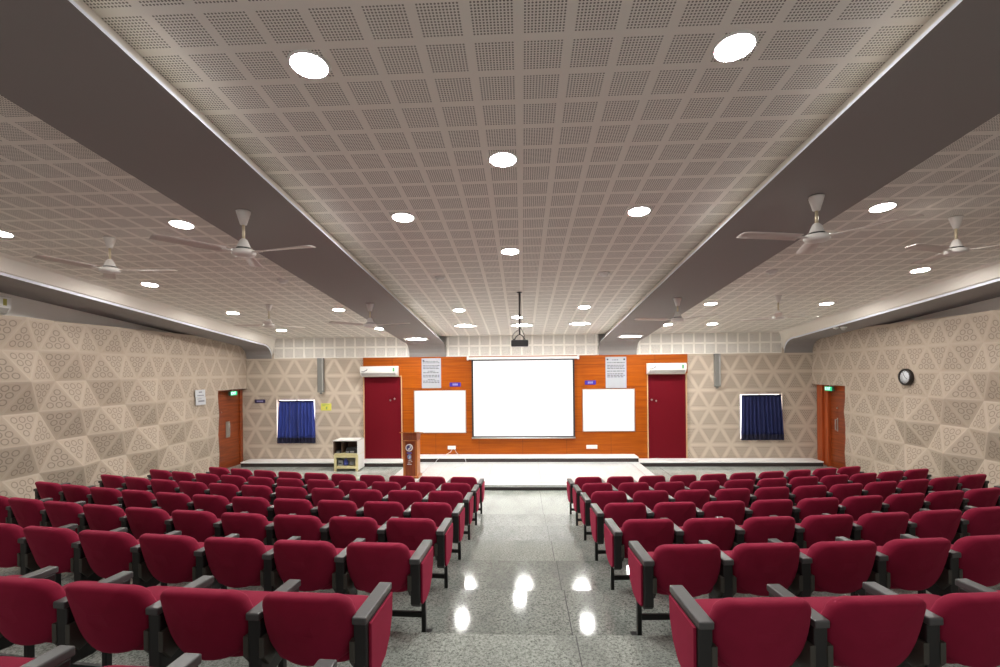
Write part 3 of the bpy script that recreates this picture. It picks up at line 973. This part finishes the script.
b = MB(); b.lathe([(.04, .13), (.045, .15), (.034, .155), (.03, .14)], (.07, 0, zt - .10), 20, 'Y'); b.build('projection_lens', M['dark_gap'], q)
b = MB()
for i in range(6): b.box((-.13 + i * .035, -.133, zt - .13), (-.112 + i * .035, -.128, zt - .07))
b.build('vent', M['dark_gap'], q)
b = MB()
b.tube([(.02, .02, -.02), (.03, .02, -.4), (.025, .02, zt + .18), (-.10, 0, zt + .09), (-.14, -.05, zt + .02), (-.10, -.10, zt - .05)], .006, 6)
b.tube([(.02, .02, zt + .18), (.06, -.02, zt + .10), (.09, -.06, zt + .03), (.06, -.08, zt - .04)], .006, 6)
c = b.build('cable', M['cable_black'], t)

# ------------------------------------------------------------------ things on the front wall
YF = YW - .05     # face of the veneer panelling
t = thing('projection_screen', 'large white pull-down projection screen at the centre of the stage', 'screen', (.03, YF - .004, .70))
b = MB(); b.box((-1.545, -.12, 2.205), (1.50, -.005, 2.275), .02, 2); q = b.build('roller_case', M['ac_white'], t)
for x in (-1.56, 1.50):
    b = MB(); b.box((x, -.125, 2.19), (x + .045, 0, 2.315), .008); b.build('end_cap', M['white_metal'], q)
b = MB(); b.box((-1.435, -.074, .045), (1.415, -.068, 2.22)); b.build('black_border', M['screen_black'], t)
b = MB(); b.box((-1.385, -.078, .075), (1.365, -.073, 2.17)); b.build('screen_surface', M['screen'], t)
b = MB(); b.lathe([(.022, -1.445), (.022, 1.425)], (0, -.072, .025), 14, 'X'); b.build('bottom_bar', M['alu'], t)

def whiteboard(x0, x1, z0, z1, label):
    t = thing('whiteboard', label, 'whiteboard', ((x0 + x1) / 2, YF, z0), 0, 'whiteboards beside the screen')
    w = (x1 - x0) / 2; h = z1 - z0
    b = MB(); b.box((-w + .02, -.022, .02), (w - .02, -.004, h - .02)); b.build('surface', M['whiteboard'], t)
    b = MB()
    b.box((-w, -.030, 0), (w, 0, .022), .004); b.box((-w, -.030, h - .022), (w, 0, h), .004)
    b.box((-w, -.030, .022), (-w + .022, 0, h - .022), .004); b.box((w - .022, -.030, .022), (w, 0, h - .022), .004)
    b.build('frame', M['alu'], t)
whiteboard(-3.042, -1.577, .863, 2.057, 'white board on the wood panelling left of the projection screen')
whiteboard(1.663, 3.096, .886, 2.061, 'white board on the wood panelling right of the projection screen')

def notice(x0, x1, z0, z1, label, seed, logos):
    r = random.Random(seed)
    t = thing('notice_board', label, 'notice', ((x0 + x1) / 2, YF, z0), 0, None)
    w = (x1 - x0) / 2; h = z1 - z0
    b = MB(); b.box((-w, -.016, 0), (w, 0, h), .003); b.build('sheet', M['notice_paper'], t)
    b = MB(); z = h - .085
    k = 0
    while z > h * (.14 if seed == 1 else .34):
        wide = r.choice([.35, .8, .86, .9, .9])
        x = -w * .84 if wide > .7 else -w * wide
        e = w * (.84 if wide > .7 else wide)
        while x < e - .03:
            l = r.uniform(.03, .085)
            b.quad((x, -.0172, z - .011), (min(x + l, e), -.0172, z - .011), (min(x + l, e), -.0172, z + .011), (x, -.0172, z + .011))
            x += l + .018
        z -= .042 if r.random() < .7 else .075
        k += 1
    b.build('lettering', M['notice_ink'], t, recalc=False)
    for lx in logos:
        b = MB(); b.lathe([(.026, -.0175), (.026, -.0165), (.004, -.0168)], (lx * w * .8, 0, h - .07), 12, 'Y'); b.build('logo', M['ink'], t)
notice(-2.819, -2.273, 2.121, 2.959, 'tall white printed notice left of the screen, above the left whiteboard', 1, (-1,))
notice(2.306, 2.875, 2.079, 2.944, 'tall white printed notice right of the screen, above the right whiteboard', 2, (-1, 1))

def plate(name, x0, x1, z0, z1, m, label, cat, y=YF, marks=None, mm=None):
    t = thing(name, label, cat, ((x0 + x1) / 2, y, z0), 0, None)
    w = (x1 - x0) / 2; h = z1 - z0
    b = MB(); b.box((-w, -.014, 0), (w, 0, h), .004); b.build('plate', m, t)
    if marks:
        b = MB()
        for a0, a1, c0, c1 in marks: b.quad((a0 * w, -.0152, c0 * h), (a1 * w, -.0152, c0 * h), (a1 * w, -.0152, c1 * h), (a0 * w, -.0152, c1 * h))
        b.build('lettering', mm, t, recalc=False)
lt = [(-.45, -.30, .25, .75), (-.25, -.12, .25, .75), (-.07, .08, .25, .75), (.13, .26, .25, .75), (.31, .45, .25, .75)]
plate('wall_sign', -2.03, -1.72, 2.159, 2.274, M['blue_sign'], 'small violet blue sign left of the projection screen', 'sign', YF, lt, M['sign_white'])
plate('wall_sign', 1.734, 2.037, 2.183, 2.297, M['blue_sign'], 'small violet blue sign right of the projection screen', 'sign', YF, lt, M['sign_white'])
plate('wall_sign', -7.665, -7.358, 1.733, 1.836, M['navy_sign'], 'small dark navy sign between the left exit door and curtained window', 'sign', YW,
      [(-.6, -.35, .3, .7), (-.28, -.05, .3, .7), (.02, .22, .3, .7), (.28, .6, .3, .7)], M['sign_white'])
plate('wall_sheet', -5.737, -5.434, 1.506, 1.708, M['yellow_paper'], 'yellow sheet pinned right of the left curtained window', 'sheet', YW,
      [(.0, .15, .18, .5), (.15, .22, .30, .62), (-.7, -.2, .7, .76), (-.7, .6, .84, .88)], M['label_green'])
def socket(x0, x1, z0, z1, label, n):
    t = thing('socket_plate', label, 'socket', ((x0 + x1) / 2, YF, z0))
    w = (x1 - x0) / 2; h = z1 - z0
    b = MB(); b.box((-w, -.018, 0), (w, 0, h), .006); b.build('plate', M['ac_white'], t)
    for i in range(n):
        xc = -w + (i + .5) * 2 * w / n
        b = MB(); b.box((xc - .022, -.024, h * .3), (xc + .022, -.016, h * .7), .003); b.build('switch', M['white_metal'], t)
socket(-2.104, -1.879, .400, .499, 'white socket plate low on the panelling under the left whiteboard', 3)
socket(1.758, 2.061, .404, .512, 'white socket plate low on the panelling under the right whiteboard', 4)

def duct(x0, x1, z0, label):
    t = thing('wall_duct', label, 'duct', ((x0 + x1) / 2, YW, z0))
    w = (x1 - x0) / 2; h = ZB - z0
    b = MB(); b.box((-w, -.09, 0), (w, 0, h), .006); b.build('channel', M['grey_duct'], t)
    b = MB(); b.box((w - .035, -.096, .05), (w - .005, -.088, h), .003); b.build('lip', M['duct_lip'], t)
    b = MB(); b.box((-.03, -.075, -.05), (.03, -.015, 0), .006); b.build('end_cap', M['grey_duct'], t)
duct(-5.80, -5.63, 2.03, 'grey cable duct dropping from the tile band above the yellow sheet')
duct(5.26, 5.42, 2.10, 'grey cable duct dropping from the tile band left of the right window')

def air_con(name, label, w, loc, rz, sticker, scribble):
    t = thing('air_conditioner', label, 'air conditioner', loc, rz, 'split air conditioners')
    h = .30; d = .21
    prof = [(0, 0), (-.06, 0), (-.17, .055), (-d, .12), (-d, .26), (-.19, h), (0, h)]
    b = MB(); b.prism(prof, 'X', -w / 2, w / 2, .012); b.build('case', M['ac_white'], t)
    b = MB(); b.prism([(-.175, .045), (-.215, .115), (-.222, .11), (-.182, .038)], 'X', -w / 2 + .04, w / 2 - .05); b.build('louvre', M['ac_grey'], t)
    b = MB()
    for z in (.135, .285): b.box((-w / 2 + .01, -d - .002, z), (w / 2 - .01, -d + .01, z + .004))
    b.build('seam', M['ac_grey'], t)
    b = MB(); x = w / 2 - .10
    b.box((x - .028, -d - .003, .15), (x + .028, -d, .255), .002); q = b.build('rating_label', M[sticker], t)
    if scribble:
        b = MB(); x = -w / 2 + .13
        b.tube([(x - .08, -d - .003, .15), (x - .02, -d - .003, .145), (x + .01, -d - .003, .17), (x + .06, -d - .003, .185), (x + .08, -d - .003, .225)], .010, 6)
        b.build('mark', M['ink'], t)
air_con('l', 'white split air conditioner above the left maroon door', 1.05, (-3.99, YF, 2.452), 0, 'label_green', True)
air_con('r', 'white split air conditioner above the right maroon door', 1.03, (3.935, YF, 2.455), 0, 'label_green', True)
air_con('w', 'white air conditioner on the upper left wall at the frame edge', 1.05, (-8.155, 6.66, 3.53), PI / 2, 'label_yellow', False)

# ------------------------------------------------------------------ side wall things
t = thing('wall_clock', 'round black rimmed clock on the right acoustic wall', 'clock', (XW - .062, 10.25, 2.385))
b = MB(); b.lathe([(.165, .05), (.175, .02), (.172, -.02), (.155, -.035), (.135, -.03), (.132, -.012)], n=36, axis='X'); b.build('rim', M['clock_rim'], t)
b = MB(); b.lathe([(.134, .0), (.134, -.012), (.01, -.0125)], n=36, axis='X'); f = b.build('dial', M['clock_face'], t)
b = MB()
for i in range(12):
    a = i * PI / 6
    b.box((-.0145, -.004, .105), (-.0125, .004, .122), mtx=Matrix.Rotation(a, 4, 'X'))
b.build('hour_marks', M['ink'], f)
for nm, a, l in (('hour_hand', 2.2, .07), ('minute_hand', -.5, .10)):
    b = MB(); b.box((-.017, -.004, -.01), (-.015, .004, l), mtx=Matrix.Rotation(a, 4, 'X')); b.build(nm, M['ink'], t)

for z0, z1, lab, sd, dy in ((2.02, 2.20, 'upper white printed sheet on the left wall near the exit door', 5, 0), (1.83, 2.015, 'lower white printed sheet on the left wall near the exit door', 6, .02)):
    t = thing('wall_sheet', lab, 'sheet', (-XW + .045, 11.45 + dy, z0))
    h = z1 - z0
    b = MB(); b.box((-.006, -.18, 0), (.004, .18, h), .002); b.build('sheet', M['paper'], t)
    b = MB()
    for a0, a1, c0, c1 in (((-.06, .06, .60, .78), (-.11, .13, .18, .30)) if sd == 5 else ((-.10, .13, .40, .62), (-.13, .02, .78, .86))):
        b.quad((.0052, a0, c0 * h), (.0052, a1, c0 * h), (.0052, a1, c1 * h), (.0052, a0, c1 * h))
    b.build('lettering', M['ink_grey'], t, recalc=False)
t = thing('bell_push', 'small white round button on the right wall beside the exit door', 'switch', (XW - .005, 12.01, 1.21))
b = MB(); b.lathe([(.045, .02), (.045, -.012), (.038, -.018)], n=20, axis='X'); b.build('base', M['ac_white'], t)
b = MB(); b.lathe([(.02, -.016), (.02, -.026), (.004, -.028)], n=16, axis='X'); b.build('button', M['white_metal'], t)
y = 11.35
t = thing('dome_camera', 'small white dome camera under the right side beam', 'camera', (7.33, y, zceil(y, SD)))
b = MB(); b.lathe([(.065, 0), (.065, -.025), (.055, -.035)], n=20); b.build('base', M['white_metal'], t)
b = MB(); b.lathe([(.05, -.033), (.047, -.055), (.03, -.075), (.004, -.083)], n=20); b.build('dome', M['ac_grey'], t)
t = thing('wall_sensor', 'small white sensor beside the dome camera under the right side beam', 'sensor', (7.20, 11.42, zceil(11.42, SD)))
b = MB(); b.box((-.04, -.04, -.03), (.04, .04, 0), .008, 2); b.build('base', M['ac_white'], t)
b = MB(); b.lathe([(.02, -.028), (.018, -.04), (.004, -.046)], n=14); b.build('lens', M['white_metal'], t)

# ------------------------------------------------------------------ lectern on the dais
t = thing('lectern', 'teak lectern with white seal standing at the left end of the dais', 'lectern', (-2.605, 11.06, .125), 0)
b = MB(); b.box((-.155, .012, .05), (.155, .32, .86), .006); b.build('column', M['lectern_wood'], t)
b = MB()
for x in (-.165, .115): b.box((x, 0, .05), (x + .05, .33, .87), .006)
b.build('side_post', M['lectern_edge'], t)
b = MB(); b.box((-.20, -.02, 0), (.20, .36, .055), .008); b.build('plinth', M['lectern_edge'], t)
b = MB(); b.prism([(-.01, .86), (.34, .86), (.40, .96), (.40, 1.00), (-.045, 1.06), (-.045, .985)], 'X', -.165, .165, .006); b.build('desk_box', M['lectern_wood'], t)
b = MB(); b.prism([(-.065, 1.06), (.43, .995), (.43, 1.015), (-.065, 1.083)], 'X', -.225, .225, .004); b.build('reading_board', M['lectern_edge'], t)
b = MB(); b.box((-.185, -.03, .865), (.185, .0, .885), .004); b.build('moulding', M['lectern_edge'], t)
yc = -.0
b = MB(); b.lathe([(.082, -.010), (.086, 0), (.086, .014)][::-1], (-.02, yc, .71), 28, 'Y')
sl = b.build('seal', M['seal_white'], t)
b = MB(); b.lathe([(.060, -.012), (.060, -.008)], (-.02, yc, .71), 28, 'Y'); b.build('seal_ring', M['seal_navy'], sl)
b = MB(); b.prism([(-.05, .675), (-.02, .66), (.005, .68), (.025, .715), (.02, .75), (-.01, .755), (.005, .73), (-.01, .70), (-.035, .70)], 'Y', -.0145, -.012); b.build('seal_figure', M['seal_white'], sl)
b = MB(); b.box((-.075, .004, .575), (.035, .014, .60)); b.build('blue_strip', M['blue_plastic'], t)
b = MB(); b.prism([(-.06, .47), (-.03, .44), (.02, .45), (.03, .50), (.015, .55), (-.035, .555), (-.065, .52)], 'Y', .004, .014); em = b.build('emblem', M['emblem_blue'], t)
b = MB(); b.prism([(-.03, .46), (.0, .47), (.01, .51), (-.02, .53), (-.01, .50)], 'Y', .001, .004); b.build('emblem_mark', M['seal_white'], em)
b = MB()
for x0, x1, z in ((-.02, .03, .415), (-.045, -.01, .395), (-.055, .0, .35), (.01, .05, .38), (-.07, .03, .318)):
    b.quad((x0, .0105, z), (x1, .0105, z), (x1, .0105, z + .014), (x0, .0105, z + .014))
b.build('lettering', M['seal_white'], t, recalc=False)

# ------------------------------------------------------------------ open equipment cabinet left of the dais, two stacked units
X0, X1 = -4.957, -4.298; YC0, YC1 = 12.43, 12.93
def carcass(name, label, z0, z1, mside, minside, shelfz, feet):
    t = thing(name, label, 'cabinet', ((X0 + X1) / 2, YC0, z0), 0, None)
    w = (X1 - X0) / 2; d = YC1 - YC0; h = z1 - z0
    return t, w, d, h
t, w, d, h = carcass('equipment_cabinet', 'open cream frame cabinet on the floor left of the dais', 0, .435, 0, 0, 0, 1)
b = MB()
for x in (-w + .015, w - .075): b.box((x, 0, 0), (x + .06, .05, h), .005)
b.box((-w + .075, 0, h - .075), (w - .075, .04, h - .0), .004); b.box((-w + .075, 0, .07), (w - .075, .04, .135), .004)
b.build('front_frame', M['cream_cab'], t)
b = MB(); b.box((w - .02, .05, .03), (w, d, h), .004); b.box((-w, .05, .03), (-w + .02, d, h), .004); b.build('side_panel', M['white_cab'], t)
b = MB(); b.box((-w + .02, d - .015, .06), (w - .02, d, h)); b.build('back_panel', M['white_cab'], t)
b = MB(); b.box((-w + .02, .03, .11), (w - .02, d - .015, .13)); b.build('shelf', M['cream_cab'], t)
b = MB(); b.box((-w, 0, h - .012), (w, d, h), .004); b.build('top', M['cream_cab'], t)
t, w, d, h = carcass('equipment_cabinet', 'white box cabinet with dark interior stacked on the cream cabinet', .437, .815, 0, 0, 0, 0)
b = MB(); b.box((w - .025, 0, 0), (w, d, h), .004); b.build('side_panel', M['white_cab'], t)
b = MB(); b.box((-w, 0, 0), (-w + .025, d, h), .004); b.build('side_panel', M['cab_inside'], t)
b = MB(); b.box((-w, -.005, h - .025), (w, d, h), .004); b.build('top', M['white_cab'], t)
b = MB(); b.box((-w + .025, 0, 0), (w - .025, d, .03), .004); b.build('bottom', M['cream_cab'], t)
b = MB(); b.box((-w + .025, d - .015, .03), (w - .025, d, h - .025)); b.build('back_panel', M['cab_inside'], t)
b = MB(); b.box((-.13, .06, .03), (-.115, d - .02, h - .03)); b.build('divider', M['cab_inside'], t)
xm = (X0 + X1) / 2
def device(name, label, cat, lo, hi, m, front, fm):
    t = thing(name, label, cat, ((lo[0] + hi[0]) / 2, lo[1], lo[2]))
    w = (hi[0] - lo[0]) / 2; h = hi[2] - lo[2]
    b = MB(); b.box((-w, 0, 0), (w, hi[1] - lo[1], h), .006); b.build('case', m, t)
    b = MB()
    for a0, a1, c0, c1 in front: b.box((a0 * w, -.004, c0 * h), (a1 * w, .002, c1 * h))
    b.build('front_panel', fm, t)
    return t
device('amplifier', 'black amplifier with pale front panel inside the white box cabinet, right side', 'amplifier', (xm - .02, 12.48, .467), (xm + .28, 12.8, .55), M['device_black'], [(-.9, -.4, .2, .6), (-.2, .5, .2, .7)], M['device_grey'])
device('audio_mixer', 'small dark device at the left inside the white box cabinet', 'device', (xm - .29, 12.48, .467), (xm - .14, 12.8, .535), M['device_black'], [(-.6, .5, .2, .6)], M['device_grey'])
device('receiver', 'dark flat receiver on top of the amplifier in the white box cabinet', 'device', (xm - .01, 12.5, .552), (xm + .24, 12.78, .605), M['device_black'], [(-.8, -.3, .3, .6), (.5, .8, .3, .6)], M['dark_gap'])
device('battery_box', 'grey box on the shelf of the cream cabinet', 'box', (xm - .24, 12.52, .131), (xm - .12, 12.72, .27), M['device_grey'], [(-.6, .6, .3, .6)], M['dark_gap'])
t = thing('water_jug', 'blue plastic jug on the shelf of the cream cabinet', 'jug', (xm - .05, 12.58, .131))
b = MB(); b.lathe([(.01, 0), (.055, .002), (.06, .05), (.05, .11), (.03, .15), (.028, .18), (.02, .18)], n=18); b.build('body', M['blue_plastic'], t)
b = MB(); b.lathe([(.03, .178), (.03, .195), (.01, .2)], n=16); b.build('lid', M['device_grey'], t)
b = MB(); b.tube([(.05, 0, .12), (.085, 0, .10), (.08, 0, .05), (.055, 0, .035)], .008, 6); b.build('handle', M['blue_plastic'], t)
b = MB()
pts = [(xm + .02 + .10 * math.cos(i * .9) * (1 - i * .012) + .09, 12.60 + .07 * math.sin(i * .9), .14 + .0035 * i) for i in range(30)]
b.tube(pts, .008, 6); tag(b.build('cable_coil', M['device_grey']), 'coil of grey cable on the shelf of the cream cabinet', 'cable')

# loose cables on the stage
b = MB(); b.tube([(-1.98, YF - .02, .40), (-2.02, YF - .06, .33), (-2.2, 13.1, .27), (-2.32, 12.96, .20), (-2.35, 12.90, .137), (-2.42, 12.2, .132), (-2.44, 11.45, .132)], .007, 6)
tag(b.build('power_cable', M['cable_grey']), 'pale cable from the left wall socket down towards the lectern', 'cable')
b = MB(); b.tube([(-1.90, YF - .02, .40), (-1.86, YF - .06, .33), (-1.72, 13.1, .27), (-1.55, 12.97, .22), (-1.52, 12.90, .137), (-1.60, 12.5, .132), (-1.75, 12.3, .132)], .006, 6)
tag(b.build('power_cable', M['cable_grey']), 'pale cable trailing right from the left wall socket onto the dais', 'cable')
